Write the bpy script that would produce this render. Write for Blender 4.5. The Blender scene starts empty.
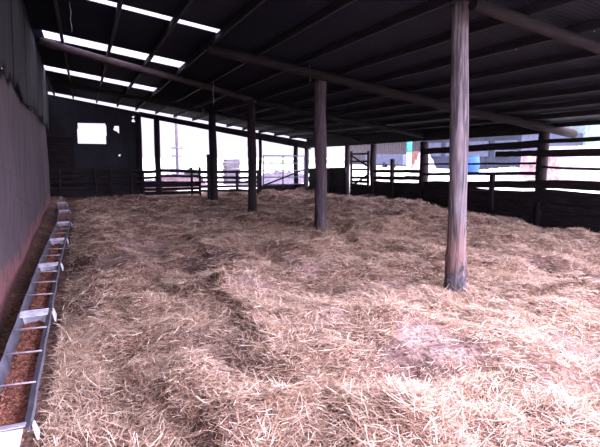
import bpy, math, random
import numpy as np
from mathutils import Vector, Matrix

random.seed(7); rng = np.random.default_rng(7)
sc = bpy.context.scene
COL = sc.collection

# ------------------------------------------------------------------ survey of the place
# The camera stands at the open front of the barn. X runs across the barn (left wall to
# right fence), Y runs down its length, Z is up.  The helpers below turn a sight line
# through the camera into a real position on a real plane (a floor, a wall, the roof).
F, H, HY, VX = 520.0, 1.6, 155.0, 84.0
PITCH = math.atan((223.5 - HY) / F)
_c, _s = math.cos(PITCH), math.sin(PITCH)

def _level(px, py):
    x, y, f = (px - 300) / F, -(py - 223.5) / F, 1.0
    return x, f * _c + y * _s, y * _c - f * _s
_lx, _ly, _ = _level(VX, HY)
PSI = -math.atan2(_lx, _ly)

def ray(px, py):
    x, y, z = _level(px, py)
    return Vector((x * math.cos(PSI) + y * math.sin(PSI), -x * math.sin(PSI) + y * math.cos(PSI), z))
EYE = Vector((0, 0, H))
def onz(px, py, z=0.0):
    r = ray(px, py); return EYE + r * ((z - H) / r.z)
def onx(px, py, X):
    r = ray(px, py); return EYE + r * (X / r.x)
def ony(px, py, Y):
    r = ray(px, py); return EYE + r * (Y / r.y)
RA, RB = 3.98, 0.157
def roofz(x): return RA - RB * (x + 0.9)
def onroof(px, py, drop=0.0):
    r = ray(px, py)
    return EYE + r * ((RA - drop - RB * 0.9 - H) / (r.z + RB * r.x))

cam_d = bpy.data.cameras.new('camera')
cam = bpy.data.objects.new('camera', cam_d); COL.objects.link(cam)
cam_d.sensor_width = 36.0; cam_d.sensor_fit = 'HORIZONTAL'; cam_d.lens = F / 600 * 36
cam_d.clip_end = 400
cam.location = EYE; cam.rotation_euler = (math.pi / 2 - PITCH, 0, -PSI)
sc.camera = cam

# ------------------------------------------------------------------ materials
def nt(name):
    m = bpy.data.materials.new(name); m.use_nodes = True
    n = m.node_tree; n.nodes.clear()
    out = n.nodes.new('ShaderNodeOutputMaterial')
    b = n.nodes.new('ShaderNodeBsdfPrincipled')
    n.links.new(b.outputs[0], out.inputs[0])
    return m, n, b, out

def ramp(n, fac, stops):
    r = n.nodes.new('ShaderNodeValToRGB')
    e = r.color_ramp.elements
    while len(e) < len(stops): e.new(0.5)
    for i, (p, c) in enumerate(stops):
        e[i].position = p; e[i].color = (*c, 1)
    n.links.new(fac, r.inputs[0]); return r.outputs[0]

def noise(n, scale, stretch=(1, 1, 1), detail=5, rough=0.6, coord='Object'):
    tc = n.nodes.new('ShaderNodeTexCoord')
    mp = n.nodes.new('ShaderNodeMapping'); mp.inputs['Scale'].default_value = stretch
    n.links.new(tc.outputs[coord], mp.inputs[0])
    t = n.nodes.new('ShaderNodeTexNoise')
    t.inputs['Scale'].default_value = scale; t.inputs['Detail'].default_value = detail
    t.inputs['Roughness'].default_value = rough
    n.links.new(mp.outputs[0], t.inputs['Vector'])
    return t.outputs['Fac']

def mix(n, fac, a, b, mode='MIX'):
    x = n.nodes.new('ShaderNodeMix'); x.data_type = 'RGBA'; x.blend_type = mode
    if isinstance(fac, float): x.inputs[0].default_value = fac
    else: n.links.new(fac, x.inputs[0])
    for s, v in ((6, a), (7, b)):
        if isinstance(v, tuple): x.inputs[s].default_value = (*v, 1)
        else: n.links.new(v, x.inputs[s])
    return x.outputs[2]

def bump(n, b, fac, strength=0.4, dist=0.02):
    k = n.nodes.new('ShaderNodeBump'); k.inputs['Strength'].default_value = strength
    k.inputs['Distance'].default_value = dist
    n.links.new(fac, k.inputs['Height']); n.links.new(k.outputs[0], b.inputs['Normal'])

def mat_noise(name, c1, c2, c3, scale=6, stretch=(1, 1, 1), rough=0.85, metal=0.0, bs=0.4, bd=0.01, spec=0.3):
    m, n, b, o = nt(name)
    f = noise(n, scale, stretch)
    n.links.new(ramp(n, f, [(0.3, c1), (0.52, c2), (0.72, c3)]), b.inputs['Base Color'])
    b.inputs['Roughness'].default_value = rough; b.inputs['Metallic'].default_value = metal
    b.inputs['Specular IOR Level'].default_value = spec
    bump(n, b, f, bs, bd)
    return m

AX = {'x': (0.12, 1, 1), 'y': (1, 0.12, 1), 'z': (1, 1, 0.12)}
def wood(name, c1, c2, c3, axis, scale=22):
    return mat_noise(name, c1, c2, c3, scale, AX[axis], 0.9, 0, 0.6, 0.008, 0.2)

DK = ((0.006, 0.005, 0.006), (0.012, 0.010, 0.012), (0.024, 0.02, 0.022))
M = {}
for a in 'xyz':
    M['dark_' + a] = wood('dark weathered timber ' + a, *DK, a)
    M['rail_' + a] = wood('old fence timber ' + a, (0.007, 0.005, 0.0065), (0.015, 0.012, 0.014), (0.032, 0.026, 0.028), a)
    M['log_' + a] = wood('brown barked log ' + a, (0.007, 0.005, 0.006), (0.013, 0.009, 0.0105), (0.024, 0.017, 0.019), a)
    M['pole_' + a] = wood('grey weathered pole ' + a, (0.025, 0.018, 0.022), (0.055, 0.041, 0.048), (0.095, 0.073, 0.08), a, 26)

M['lit_x'] = wood('skylight-tinted log', (0.016, 0.011, 0.012), (0.032, 0.0215, 0.024), (0.056, 0.04, 0.043), 'x')  # paler copy of the log wood, the skylight's glow put into its colour
def near_post_mat():
    m, n, b, o = nt('grey pole with mud and rubbed patch')
    f = noise(n, 26, AX['z'])
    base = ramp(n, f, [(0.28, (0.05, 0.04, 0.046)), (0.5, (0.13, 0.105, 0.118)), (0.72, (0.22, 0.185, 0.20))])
    tc = n.nodes.new('ShaderNodeTexCoord'); sx = n.nodes.new('ShaderNodeSeparateXYZ')
    n.links.new(tc.outputs['Object'], sx.inputs[0])
    bl = noise(n, 16, (1, 1, .5), 6, .75)
    def band(lo, hi):
        k = n.nodes.new('ShaderNodeMath'); k.operation = 'MULTIPLY_ADD'
        n.links.new(bl, k.inputs[0]); k.inputs[1].default_value = 0.8; n.links.new(sx.outputs[2], k.inputs[2])
        r = n.nodes.new('ShaderNodeMapRange'); n.links.new(k.outputs[0], r.inputs[0])
        r.inputs[1].default_value = lo; r.inputs[2].default_value = hi
        r.inputs[3].default_value = 1; r.inputs[4].default_value = 0
        return r.outputs[0]
    red = mix(n, band(0.95, 1.3), base, mix(n, 0.6, base, (0.20, 0.105, 0.085)))
    mud = mix(n, band(0.62, 0.72), red, ramp(n, bl, [(0.42, (0.02, 0.017, 0.022)), (0.62, (0.13, 0.11, 0.13))]))
    ck = ramp(n, noise(n, 14, (1, 1, .05), 2, .5), [(.44, (1, 1, 1)), (.485, (.25, .25, .27)), (.5, (.2, .2, .22)), (.515, (.25, .25, .27)), (.56, (1, 1, 1))])
    mud = mix(n, .8, mud, ck, 'MULTIPLY')
    n.links.new(mud, b.inputs['Base Color']); b.inputs['Roughness'].default_value = 0.85
    bump(n, b, f, 0.7, 0.01)
    return m
M['near_post'] = near_post_mat()

def concrete_mat():
    m, n, b, o = nt('stained rendered concrete')
    f = noise(n, 2.2, (1, 1, 0.6)); g = noise(n, 18)
    c = ramp(n, f, [(0.3, (0.044, 0.029, 0.039)), (0.5, (0.066, 0.045, 0.058)), (0.7, (0.09, 0.064, 0.078))])
    c = mix(n, 0.25, c, ramp(n, g, [(0.3, (0.035, 0.027, 0.032)), (0.7, (0.125, 0.10, 0.11))]))
    # red raddle and splashed dirt low on the wall (a stain with its own outline)
    tc = n.nodes.new('ShaderNodeTexCoord'); sx = n.nodes.new('ShaderNodeSeparateXYZ')
    n.links.new(tc.outputs['Object'], sx.inputs[0])
    k = n.nodes.new('ShaderNodeMath'); k.operation = 'MULTIPLY_ADD'
    n.links.new(noise(n, 3.5), k.inputs[0]); k.inputs[1].default_value = 1.3; n.links.new(sx.outputs[2], k.inputs[2])
    r = n.nodes.new('ShaderNodeMapRange'); n.links.new(k.outputs[0], r.inputs[0])
    r.inputs[1].default_value = 0.9; r.inputs[2].default_value = 1.1
    r.inputs[3].default_value = 1; r.inputs[4].default_value = 0
    c = mix(n, r.outputs[0], c, ramp(n, g, [(0.35, (0.17, 0.035, 0.035)), (0.6, (0.20, 0.10, 0.10))]))
    # hairline cracks
    v = n.nodes.new('ShaderNodeTexVoronoi'); v.feature = 'DISTANCE_TO_EDGE'; v.inputs['Scale'].default_value = 0.55
    mp = n.nodes.new('ShaderNodeMapping'); mp.inputs['Scale'].default_value = (1, 0.5, 1.4)
    n.links.new(tc.outputs['Object'], mp.inputs[0]); n.links.new(mp.outputs[0], v.inputs['Vector'])
    cr = ramp(n, v.outputs['Distance'], [(0.0, (0.35, 0.35, 0.35)), (0.008, (1, 1, 1))])
    c = mix(n, 1.0, c, cr, 'MULTIPLY')
    n.links.new(c, b.inputs['Base Color']); b.inputs['Roughness'].default_value = 0.9
    bump(n, b, g, 0.35, 0.01)
    return m
M['concrete'] = concrete_mat()

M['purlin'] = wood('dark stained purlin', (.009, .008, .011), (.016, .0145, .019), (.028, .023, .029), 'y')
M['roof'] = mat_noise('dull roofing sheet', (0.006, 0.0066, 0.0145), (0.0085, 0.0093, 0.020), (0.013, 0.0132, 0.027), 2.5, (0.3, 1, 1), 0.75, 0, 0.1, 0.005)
M['cladding'] = mat_noise('dark green-grey wall sheet', (0.012, 0.013, 0.018), (0.022, 0.022, 0.029), (0.045, 0.034, 0.038), 4, (1, 1, 0.25), 0.7, 0, 0.2, 0.01)
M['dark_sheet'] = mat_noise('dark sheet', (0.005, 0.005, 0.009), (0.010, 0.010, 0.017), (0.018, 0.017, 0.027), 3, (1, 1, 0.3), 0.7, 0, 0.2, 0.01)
M['galv'] = mat_noise('dull galvanised steel', (0.08, 0.08, 0.11), (0.125, 0.125, 0.16), (0.20, 0.20, 0.24), 9, (1, 0.4, 1), 0.6, 0.15, 0.1, 0.003, 0.4)
M['plate'] = mat_noise('bright steel end plate', (0.34, 0.36, 0.44), (0.58, 0.60, 0.70), (0.78, 0.79, 0.86), 14, (1, 1, 1), 0.55, 0.0, 0.3, 0.005, 0.4)
M['rod'] = mat_noise('steel rod', (0.2, 0.17, 0.19), (0.28, 0.24, 0.27), (0.36, 0.32, 0.35), 20, (1, 1, 1), 0.6, 0.0)
M['gate'] = mat_noise('blue-grey gate tube', (0.05, 0.06, 0.10), (0.09, 0.10, 0.16), (0.15, 0.16, 0.22), 10, (1, 1, 1), 0.6)
M['twine'] = mat_noise('old baler twine', (0.12, 0.09, 0.10), (0.2, 0.16, 0.17), (0.3, 0.25, 0.25), 30)

def straw_mat():
    m, n, b, o = nt('loose straw')
    g = n.nodes.new('ShaderNodeNewGeometry')
    c = ramp(n, g.outputs['Random Per Island'], [(0.0, (0.17, 0.092, 0.06)), (0.25, (0.36, 0.22, 0.145)),
                                                  (0.55, (0.55, 0.39, 0.28)), (0.85, (0.73, 0.57, 0.44)), (1.0, (0.87, 0.77, 0.65))])
    n.links.new(c, b.inputs['Base Color']); b.inputs['Roughness'].default_value = 0.55
    b.inputs['Specular IOR Level'].default_value = 0.35
    return m
M['straw'] = straw_mat()

def floor_mat():
    m, n, b, o = nt('trodden straw bedding')
    f = noise(n, 1.1, (1, 1, 1), 6, 0.65, 'Object'); g = noise(n, 38, (1, 0.45, 1), 4); h = noise(n, 34, (0.4, 1, 1), 4)
    c = ramp(n, f, [(0.36, (0.17, 0.11, 0.10)), (0.5, (0.25, 0.16, 0.125)), (0.66, (0.33, 0.22, 0.16))])
    at = n.nodes.new('ShaderNodeAttribute'); at.attribute_name = 'bare'
    c = mix(n, at.outputs['Fac'], c, (.345, .245, .225))
    tc = n.nodes.new('ShaderNodeTexCoord'); sx = n.nodes.new('ShaderNodeSeparateXYZ'); n.links.new(tc.outputs['Object'], sx.inputs[0])
    k = n.nodes.new('ShaderNodeMath'); k.operation = 'MULTIPLY_ADD'; n.links.new(noise(n, 3), k.inputs[0]); k.inputs[1].default_value = .7; n.links.new(sx.outputs[0], k.inputs[2])
    r = n.nodes.new('ShaderNodeMapRange'); n.links.new(k.outputs[0], r.inputs[0]); r.inputs[1].default_value = 9.25; r.inputs[2].default_value = 9.5
    c = mix(n, r.outputs[0], c, (.07, .058, .066))          # wet mud along the foot of the right fence
    fine = ramp(n, g, [(0.35, (0.45, 0.42, 0.4)), (0.55, (1, 1, 1)), (0.7, (1.35, 1.3, 1.25))])
    fine2 = ramp(n, h, [(0.35, (0.5, 0.48, 0.46)), (0.55, (1, 1, 1)), (0.72, (1.3, 1.28, 1.2))])
    c = mix(n, 1.0, c, fine, 'MULTIPLY'); c = mix(n, 1.0, c, fine2, 'MULTIPLY')
    n.links.new(c, b.inputs['Base Color']); b.inputs['Roughness'].default_value = 0.95
    b.inputs['Specular IOR Level'].default_value = 0.1
    bump(n, b, g, 0.6, 0.03)
    return m
M['floor'] = floor_mat()

def feed_mat():
    m, n, b, o = nt('feed pellets')
    g = n.nodes.new('ShaderNodeNewGeometry')
    c = ramp(n, g.outputs['Random Per Island'], [(0.0, (0.18, 0.062, 0.042)), (0.5, (0.31, 0.118, 0.075)), (1.0, (0.45, 0.215, 0.145))])
    n.links.new(c, b.inputs['Base Color']); b.inputs['Roughness'].default_value = 0.8
    return m
M['feed'] = feed_mat()

def skylight_mat():
    m, n, b, o = nt('clear corrugated plastic')
    t = n.nodes.new('ShaderNodeBsdfTransparent'); t.inputs[0].default_value = (0.62, 0.62, 0.64, 1)
    d = n.nodes.new('ShaderNodeBsdfTranslucent'); d.inputs[0].default_value = (0.6, 0.6, 0.62, 1)
    x = n.nodes.new('ShaderNodeMixShader'); x.inputs[0].default_value = 0.3
    n.links.new(t.outputs[0], x.inputs[1]); n.links.new(d.outputs[0], x.inputs[2])
    n.links.new(x.outputs[0], o.inputs[0]); n.nodes.remove(b)
    return m
M['skylight'] = skylight_mat()
M['ground'] = mat_noise('pale yard and grass', (0.42, 0.46, 0.32), (0.55, 0.57, 0.46), (0.66, 0.66, 0.6), 0.35, (1, 1, 1), 0.95, 0, 0.3, 0.05)
def flat(name, c, rough=0.8, var=0.25, scale=5):
    lo = tuple(v * (1 - var) for v in c); hi = tuple(min(1, v * (1 + var)) for v in c)
    return mat_noise(name, lo, c, hi, scale, (1, 1, 1), rough, 0, 0.15, 0.01)

# ------------------------------------------------------------------ mesh builder
class MB:
    def __init__(s): s.v = []; s.f = []; s.smooth = []
    def add(s, vs, fs, smooth=False):
        k = len(s.v); s.v += [Vector(p) for p in vs]
        s.f += [tuple(i + k for i in f) for f in fs]; s.smooth += [smooth] * len(fs)
        return s
    def box(s, a, b, jit=0.0):
        a, b = Vector(a), Vector(b)
        p = [Vector((x, y, z)) for z in (a.z, b.z) for y in (a.y, b.y) for x in (a.x, b.x)]
        if jit: p = [q + Vector([random.uniform(-jit, jit) for _ in range(3)]) for q in p]
        return s.add(p, [(0, 2, 3, 1), (4, 5, 7, 6), (0, 1, 5, 4), (2, 6, 7, 3), (0, 4, 6, 2), (1, 3, 7, 5)])
    def plank(s, a, b, w, t, up=(0, 0, 1), segs=6, wob=0.006, bev=0.006):
        """sawn plank from a to b: w across 'up', t thick, slightly warped, with chamfered edges"""
        a, b = Vector(a), Vector(b); d = (b - a).normalized(); up = Vector(up)
        side = d.cross(up).normalized(); up = side.cross(d).normalized()
        hw, ht = w / 2, t / 2; bev = min(bev, hw * .4, ht * .4)
        sec = [(-ht + bev, -hw), (ht - bev, -hw), (ht, -hw + bev), (ht, hw - bev), (ht - bev, hw), (-ht + bev, hw), (-ht, hw - bev), (-ht, -hw + bev)]
        vs = []
        for i in range(segs + 1):
            c = a.lerp(b, i / segs); o1 = random.uniform(-wob, wob); o2 = random.uniform(-wob, wob) * .5
            for x, y in sec:
                vs.append(c + side * (x + o2) + up * (y * (1 + random.uniform(-.03, .03)) + o1))
        fs = [tuple(reversed(range(8))), tuple(range(segs * 8, segs * 8 + 8))]
        for i in range(segs):
            for j in range(8):
                k = (j + 1) % 8; fs.append((i * 8 + j, i * 8 + k, i * 8 + 8 + k, i * 8 + 8 + j))
        return s.add(vs, fs)
    def tube(s, pts, radii, n=12, rough=0.0, cap=True):
        pts = [Vector(p) for p in pts]; m = len(pts)
        if not hasattr(radii, '__len__'): radii = [radii] * m
        t0 = (pts[1] - pts[0]).normalized()
        ref = Vector((0, 0, 1)) if abs(t0.z) < .9 else Vector((1, 0, 0))
        vs = []; prof = [1 + random.uniform(-rough, rough) for _ in range(n)]
        for i, p in enumerate(pts):
            t = (pts[min(i + 1, m - 1)] - pts[max(i - 1, 0)]).normalized()
            u = t.cross(ref).normalized(); w = t.cross(u).normalized()
            for j in range(n):
                a = 2 * math.pi * j / n
                r = radii[i] * prof[j] * (1 + random.uniform(-rough, rough) * .5)
                vs.append(p + u * (r * math.cos(a)) + w * (r * math.sin(a)))
        fs = []
        for i in range(m - 1):
            for j in range(n):
                k = (j + 1) % n; fs.append((i * n + j, i * n + k, (i + 1) * n + k, (i + 1) * n + j))
        s.add(vs, fs, True)
        if cap:
            k = len(s.v) - m * n
            s.f.append(tuple(k + j for j in reversed(range(n)))); s.smooth.append(False)
            s.f.append(tuple(k + (m - 1) * n + j for j in range(n))); s.smooth.append(False)
        return s
    def log(s, a, b, r0, r1, segs=14, n=14, rough=0.06, bend=0.02):
        a, b = Vector(a), Vector(b); ph = random.uniform(0, 6); ph2 = random.uniform(0, 6)
        d = (b - a).normalized(); u = d.orthogonal().normalized(); w = d.cross(u)
        pts = []; rr = []
        for i in range(segs + 1):
            t = i / segs
            e = math.sin(math.pi * t)
            pts.append(a.lerp(b, t) + u * bend * e * math.sin(ph + 4 * t) + w * bend * e * math.sin(ph2 + 5 * t))
            rr.append((r0 + (r1 - r0) * t) * (1 + .03 * math.sin(ph + 9 * t)))
        return s.tube(pts, rr, n, rough)

ORG = {}
def build(name, mb, mat, parent=None, loc=None):
    loc = Vector(loc) if loc is not None else (ORG[parent.name] if parent else Vector((0, 0, 0)))
    me = bpy.data.meshes.new(name)
    me.from_pydata([tuple(v - loc) for v in mb.v], [], mb.f); me.update()
    me.polygons.foreach_set('use_smooth', mb.smooth)
    me.materials.append(mat)
    o = bpy.data.objects.new(name, me); COL.objects.link(o)
    if parent:
        o.parent = parent; o.location = loc - ORG[parent.name]
    else: o.location = loc
    ORG[o.name] = loc
    return o
def thing(name, label, cat, loc, group=None):
    o = bpy.data.objects.new(name, None); COL.objects.link(o); o.location = loc; ORG[o.name] = Vector(loc)
    o.empty_display_size = .1
    return tag(o, label, cat, group)
def tag(o, label, cat, group=None, kind=None):
    o['label'] = label; o['category'] = cat
    if group: o['group'] = group
    if kind: o['kind'] = kind
    return o
def struct(o): o['kind'] = 'structure'; return o

# ------------------------------------------------------------------ smooth value noise for the bedding
class VN:
    def __init__(s, seed): s.g = np.random.default_rng(seed).random((256, 256))
    def __call__(s, x, y):
        xi, yi = np.floor(x).astype(int), np.floor(y).astype(int); fx, fy = x - xi, y - yi
        fx = fx * fx * (3 - 2 * fx); fy = fy * fy * (3 - 2 * fy)
        a, b = s.g[xi & 255, yi & 255], s.g[(xi + 1) & 255, yi & 255]
        c, d = s.g[xi & 255, (yi + 1) & 255], s.g[(xi + 1) & 255, (yi + 1) & 255]
        return (a + (b - a) * fx) * (1 - fy) + (c + (d - c) * fx) * fy - .5
N1, N2, N3, N4, N5 = (VN(i) for i in range(5))

BUMPS = []        # (x, y, rx, ry, height): heaps and hollows in the bedding
def bump_at(px, py, rx, ry, h, z=.1):
    p = onz(px, py, z); BUMPS.append((p.x, p.y, rx, ry, h))
for b_ in [(395, 232, .75, .6, .14), (285, 207, 1.6, .7, .16), (245, 290, .5, .7, .11), (215, 300, .3, .35, .08), (160, 245, .9, .7, -.08),
           (290, 285, .8, .6, -.07), (405, 292, .8, .35, -.09), (520, 262, .9, .5, .10), (470, 222, .9, .7, .10), (110, 300, .5, .7, .05),
           (175, 385, .12, .5, -.07), (120, 350, .2, .5, -.05), (205, 385, .25, .5, .06), (380, 400, .35, .3, .07), (420, 425, .3, .2, .06),
           (320, 250, .5, .5, .08), (350, 330, .7, .35, .06), (250, 245, .5, .5, .09), (190, 270, .5, .25, -.07), (140, 262, .6, .25, -.06),
           (560, 300, .7, .5, .07), (500, 340, .6, .3, .05), (455, 296, .25, .2, -.05), (400, 370, .25, .3, -.05),
           (570, 400, .3, .3, .08), (490, 210, 1., .6, .12), (550, 240, 1., .5, .08), (420, 210, 1., .8, .09), (380, 205, 1.2, .8, .08)]:
    bump_at(*b_)
LEDGES = []      # (a, b, rise, reach): a broken edge in the litter, the side right of a->b stands higher
def ledge(p, q, rise, reach=.7, z=.1):
    LEDGES.append((onz(*p, z), onz(*q, z), rise, reach))
ledge((262, 350), (208, 292), .15, .8); ledge((238, 447), (160, 380), .10, .5); ledge((215, 275), (190, 240), .09, .9)
ledge((180, 300), (95, 243), .07, .6); ledge((170, 241), (85, 247), .09, .8); ledge((410, 318), (340, 300), .08, .6); ledge((440, 318), (395, 322), -.08, .4)
ledge((520, 272), (405, 262), .09, .9); ledge((360, 250), (330, 222), .08, .9); ledge((520, 380), (470, 352), .06, .4); ledge((600, 290), (520, 285), .08, .6)
ledge((150, 330), (95, 345), .06, .4); ledge((330, 395), (290, 378), .06, .35); ledge((400, 440), (365, 405), .07, .35)
def smooth(e0, e1, t):
    t = np.clip((t - e0) / (e1 - e0), 0, 1); return t * t * (3 - 2 * t)
def hgt(x, y):
    x = np.asarray(x, float); y = np.asarray(y, float)
    pen = smooth(-.35, .15, x)                       # the pen's deep litter ends at the trough
    h = .04 + .09 * smooth(3.5, 9, y) - .17 * smooth(13.5, 20.5, y)
    h = h + .05 * smooth(5, 8, x) * smooth(3, 8, y) - .26 * smooth(8.2, 9.4, x) * smooth(16, 9, y)
    h = h + pen * (.20 * N1(x * .9, y * .8) + .16 * N2(x * 2.1 + 9, y * 2.1) + .12 * N3(x * 4.2, y * 4.2))
    h = h + (.3 + .7 * pen) * (.035 * N4(x * 11, y * 11) + .02 * N5(x * 23, y * 23))
    for bx, by, rx, ry, bh in BUMPS:
        h = h + pen * bh * np.exp(-((x - bx) / rx) ** 2 - ((y - by) / ry) ** 2)
    for a, b, rise, reach in LEDGES:
        dx, dy = b.x - a.x, b.y - a.y; L = math.hypot(dx, dy); dx, dy = dx / L, dy / L
        u = (x - a.x) * dx + (y - a.y) * dy; v = (x - a.x) * dy - (y - a.y) * dx
        v = v + .10 * N2(x * 4 + 3, y * 4) + .05 * N3(x * 11, y * 11)
        end = smooth(-.25, .1, u) * smooth(L + .25, L - .1, u)
        h = h + .75 * pen * rise * end * smooth(-.03, .05, v) * np.exp(-np.maximum(v, 0) / reach)
    h = h * (.25 + .75 * pen)
    ch = smooth(-.62, -.95, x)                       # dirt thrown up against the wall foot
    return h + .10 * ch

PATCH = []       # trodden bare places: x, y, rx, ry
for px, py, rx, ry in [(262, 300, .42, .5), (365, 288, .75, .45), (150, 243, .7, .7), (225, 345, .3, .5), (250, 238, .5, .6), (430, 345, .3, .3), (120, 265, .35, .6),
                       (505, 255, .6, .4), (300, 265, .4, .4), (330, 330, .35, .25), (200, 215, 1., 1.2), (560, 330, .3, .3)]:
    p = onz(px, py, .1); PATCH.append((p.x, p.y, rx, ry))
def bare(x, y):
    v = np.zeros_like(np.asarray(x, float)); wob = .9 * N2(x * 3.3 + 5, y * 3.3) + .5 * N3(x * 9, y * 9)
    for bx, by, rx, ry in PATCH: v = np.maximum(v, smooth(1.25, .55, np.hypot((x - bx) / rx, (y - by) / ry) + wob))
    return v
def wallx(y): return -.68 - .02 * y

# floor
xs = np.concatenate([np.arange(-1.6, 0, .07), np.arange(0, 10.3, .055)])
ys = np.concatenate([np.arange(-2, 1.4, .2), np.arange(1.4, 10, .045), np.arange(10, 23.4, .09)])
GX, GY = np.meshgrid(xs, ys); GZ = hgt(GX, GY)
mb = MB(); nx, ny = len(xs), len(ys)
me = bpy.data.meshes.new('floor')
V = np.stack([GX, GY, GZ], -1).reshape(-1, 3)
ii = np.arange((ny - 1) * (nx - 1)); r_, c_ = ii // (nx - 1), ii % (nx - 1); k0 = r_ * nx + c_
FQ = np.stack([k0, k0 + 1, k0 + nx + 1, k0 + nx], -1)
def mesh_np(name, V, FQ):
    me = bpy.data.meshes.new(name); n = FQ.shape[1]
    me.vertices.add(len(V)); me.vertices.foreach_set('co', V.astype(np.float32).ravel())
    me.loops.add(FQ.size); me.loops.foreach_set('vertex_index', FQ.astype(np.int32).ravel())
    me.polygons.add(len(FQ)); me.polygons.foreach_set('loop_start', np.arange(0, FQ.size, n, dtype=np.int32))
    me.polygons.foreach_set('use_smooth', np.ones(len(FQ), bool))
    me.update(calc_edges=True); return me
me = mesh_np('floor', V, FQ)
at = me.attributes.new('bare', 'FLOAT', 'POINT'); at.data.foreach_set('value', bare(V[:, 0], V[:, 1]).astype(np.float32))
me.materials.append(M['floor'])
fl = bpy.data.objects.new('floor', me); COL.objects.link(fl); struct(fl)
def hz(x, y): return float(hgt(np.array([x]), np.array([y]))[0])

# ------------------------------------------------------------------ loose straw (nobody could count it)
def straw(x, y, L, w, tilt, az, lift, bendv):
    n = len(x); z = hgt(x, y) + lift
    d = np.stack([np.cos(az) * np.cos(tilt), np.sin(az) * np.cos(tilt), np.sin(tilt)], -1)
    side = np.stack([-np.sin(az), np.cos(az), rng.normal(0, .5, n)], -1); side /= np.linalg.norm(side, axis=1)[:, None]
    perp = np.cross(d, side)
    base = np.stack([x, y, z], -1) - d * (L * .3)[:, None]
    out = []
    for t in (0, .5, 1):
        p = base + d * (L * t)[:, None] + (side * bendv[:, :1] + perp * bendv[:, 1:]) * (L * 4 * t * (1 - t))[:, None]
        ww = (w * (.5 if t != 1 else .35))[:, None]
        out += [p - side * ww, p + side * ww]
    return np.stack(out, 1).reshape(-1, 3)
VS = []
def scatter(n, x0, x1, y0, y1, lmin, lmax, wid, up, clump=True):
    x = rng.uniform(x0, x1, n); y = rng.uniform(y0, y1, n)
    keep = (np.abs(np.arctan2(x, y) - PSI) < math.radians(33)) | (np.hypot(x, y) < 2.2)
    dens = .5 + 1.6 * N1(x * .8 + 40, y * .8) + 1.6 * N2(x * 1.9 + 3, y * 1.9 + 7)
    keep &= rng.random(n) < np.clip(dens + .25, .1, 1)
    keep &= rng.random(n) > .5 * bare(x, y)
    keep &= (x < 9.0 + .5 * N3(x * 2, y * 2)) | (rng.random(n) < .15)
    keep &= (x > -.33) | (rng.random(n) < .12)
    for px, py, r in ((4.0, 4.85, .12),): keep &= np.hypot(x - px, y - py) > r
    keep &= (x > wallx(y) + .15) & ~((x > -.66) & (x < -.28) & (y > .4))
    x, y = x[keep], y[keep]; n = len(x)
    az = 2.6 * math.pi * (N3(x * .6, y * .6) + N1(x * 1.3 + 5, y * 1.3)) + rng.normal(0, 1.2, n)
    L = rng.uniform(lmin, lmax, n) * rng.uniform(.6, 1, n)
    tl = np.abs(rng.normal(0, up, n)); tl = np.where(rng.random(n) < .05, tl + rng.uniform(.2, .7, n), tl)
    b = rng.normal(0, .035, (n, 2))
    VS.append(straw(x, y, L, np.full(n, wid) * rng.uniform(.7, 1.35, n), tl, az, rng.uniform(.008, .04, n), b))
scatter(190000, -.4, 5.2, 1.2, 5.2, .03, .12, .0031, .18)
scatter(36000, -.4, 5.2, 1.2, 5.2, .08, .17, .0038, .18)
scatter(160000, -.4, 9.6, 4.6, 9.5, .04, .17, .0042, .18)
scatter(55000, -.6, 9.6, 9.0, 15, .06, .22, .007, .18)  # straw thinned from here back, so the darker floor imitates dimmer light
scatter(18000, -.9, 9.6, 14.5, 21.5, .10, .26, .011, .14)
# ragged tufts where the litter has been forked up
def tuft(px, py, n, r, L, az0=None, z=.12):
    p = onz(px, py, z); x = rng.normal(p.x, r, n); y = rng.normal(p.y, r * .8, n)
    az = rng.uniform(0, 6.28, n) if az0 is None else rng.normal(az0, .8, n)
    ok = (x > -.28) & (x < 9.4)
    x, y, az = x[ok], y[ok], az[ok]; n = len(x)
    VS.append(straw(x, y, rng.uniform(.4, .95, n) * L, rng.uniform(.0028, .0048, n), np.abs(rng.normal(.35, .25, n)), az,
                    rng.uniform(.0, .07, n), rng.normal(0, .06, (n, 2))))
for t_ in [(395, 235, 500, .3, .28), (245, 305, 600, .3, .24), (275, 340, 450, .2, .22), (405, 425, 500, .16, .22, 2.3), (560, 400, 500, .2, .2),
           (465, 292, 260, .16, .2), (440, 300, 200, .15, .2), (240, 250, 500, .4, .26), (330, 240, 400, .4, .26), (60, 420, 300, .12, .17),
           (45, 440, 200, .08, .16), (80, 360, 260, .15, .2), (215, 395, 400, .18, .2), (500, 400, 400, .2, .2), (140, 430, 300, .14, .18),
           (300, 415, 400, .2, .2), (360, 320, 400, .3, .24), (540, 320, 400, .3, .24), (190, 320, 300, .25, .22), (590, 350, 300, .2, .2),
           (520, 250, 400, .5, .28), (590, 260, 300, .4, .26), (280, 212, 400, .6, .3), (350, 215, 400, .6, .3), (450, 420, 350, .15, .2)]:
    tuft(*t_)
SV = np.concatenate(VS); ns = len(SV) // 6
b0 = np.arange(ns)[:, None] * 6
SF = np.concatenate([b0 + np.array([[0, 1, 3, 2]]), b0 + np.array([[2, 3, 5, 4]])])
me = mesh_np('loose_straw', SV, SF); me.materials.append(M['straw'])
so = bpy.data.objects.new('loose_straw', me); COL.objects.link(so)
tag(so, 'loose golden straw strewn thickly over the whole barn floor', 'straw', kind='stuff')

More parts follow.
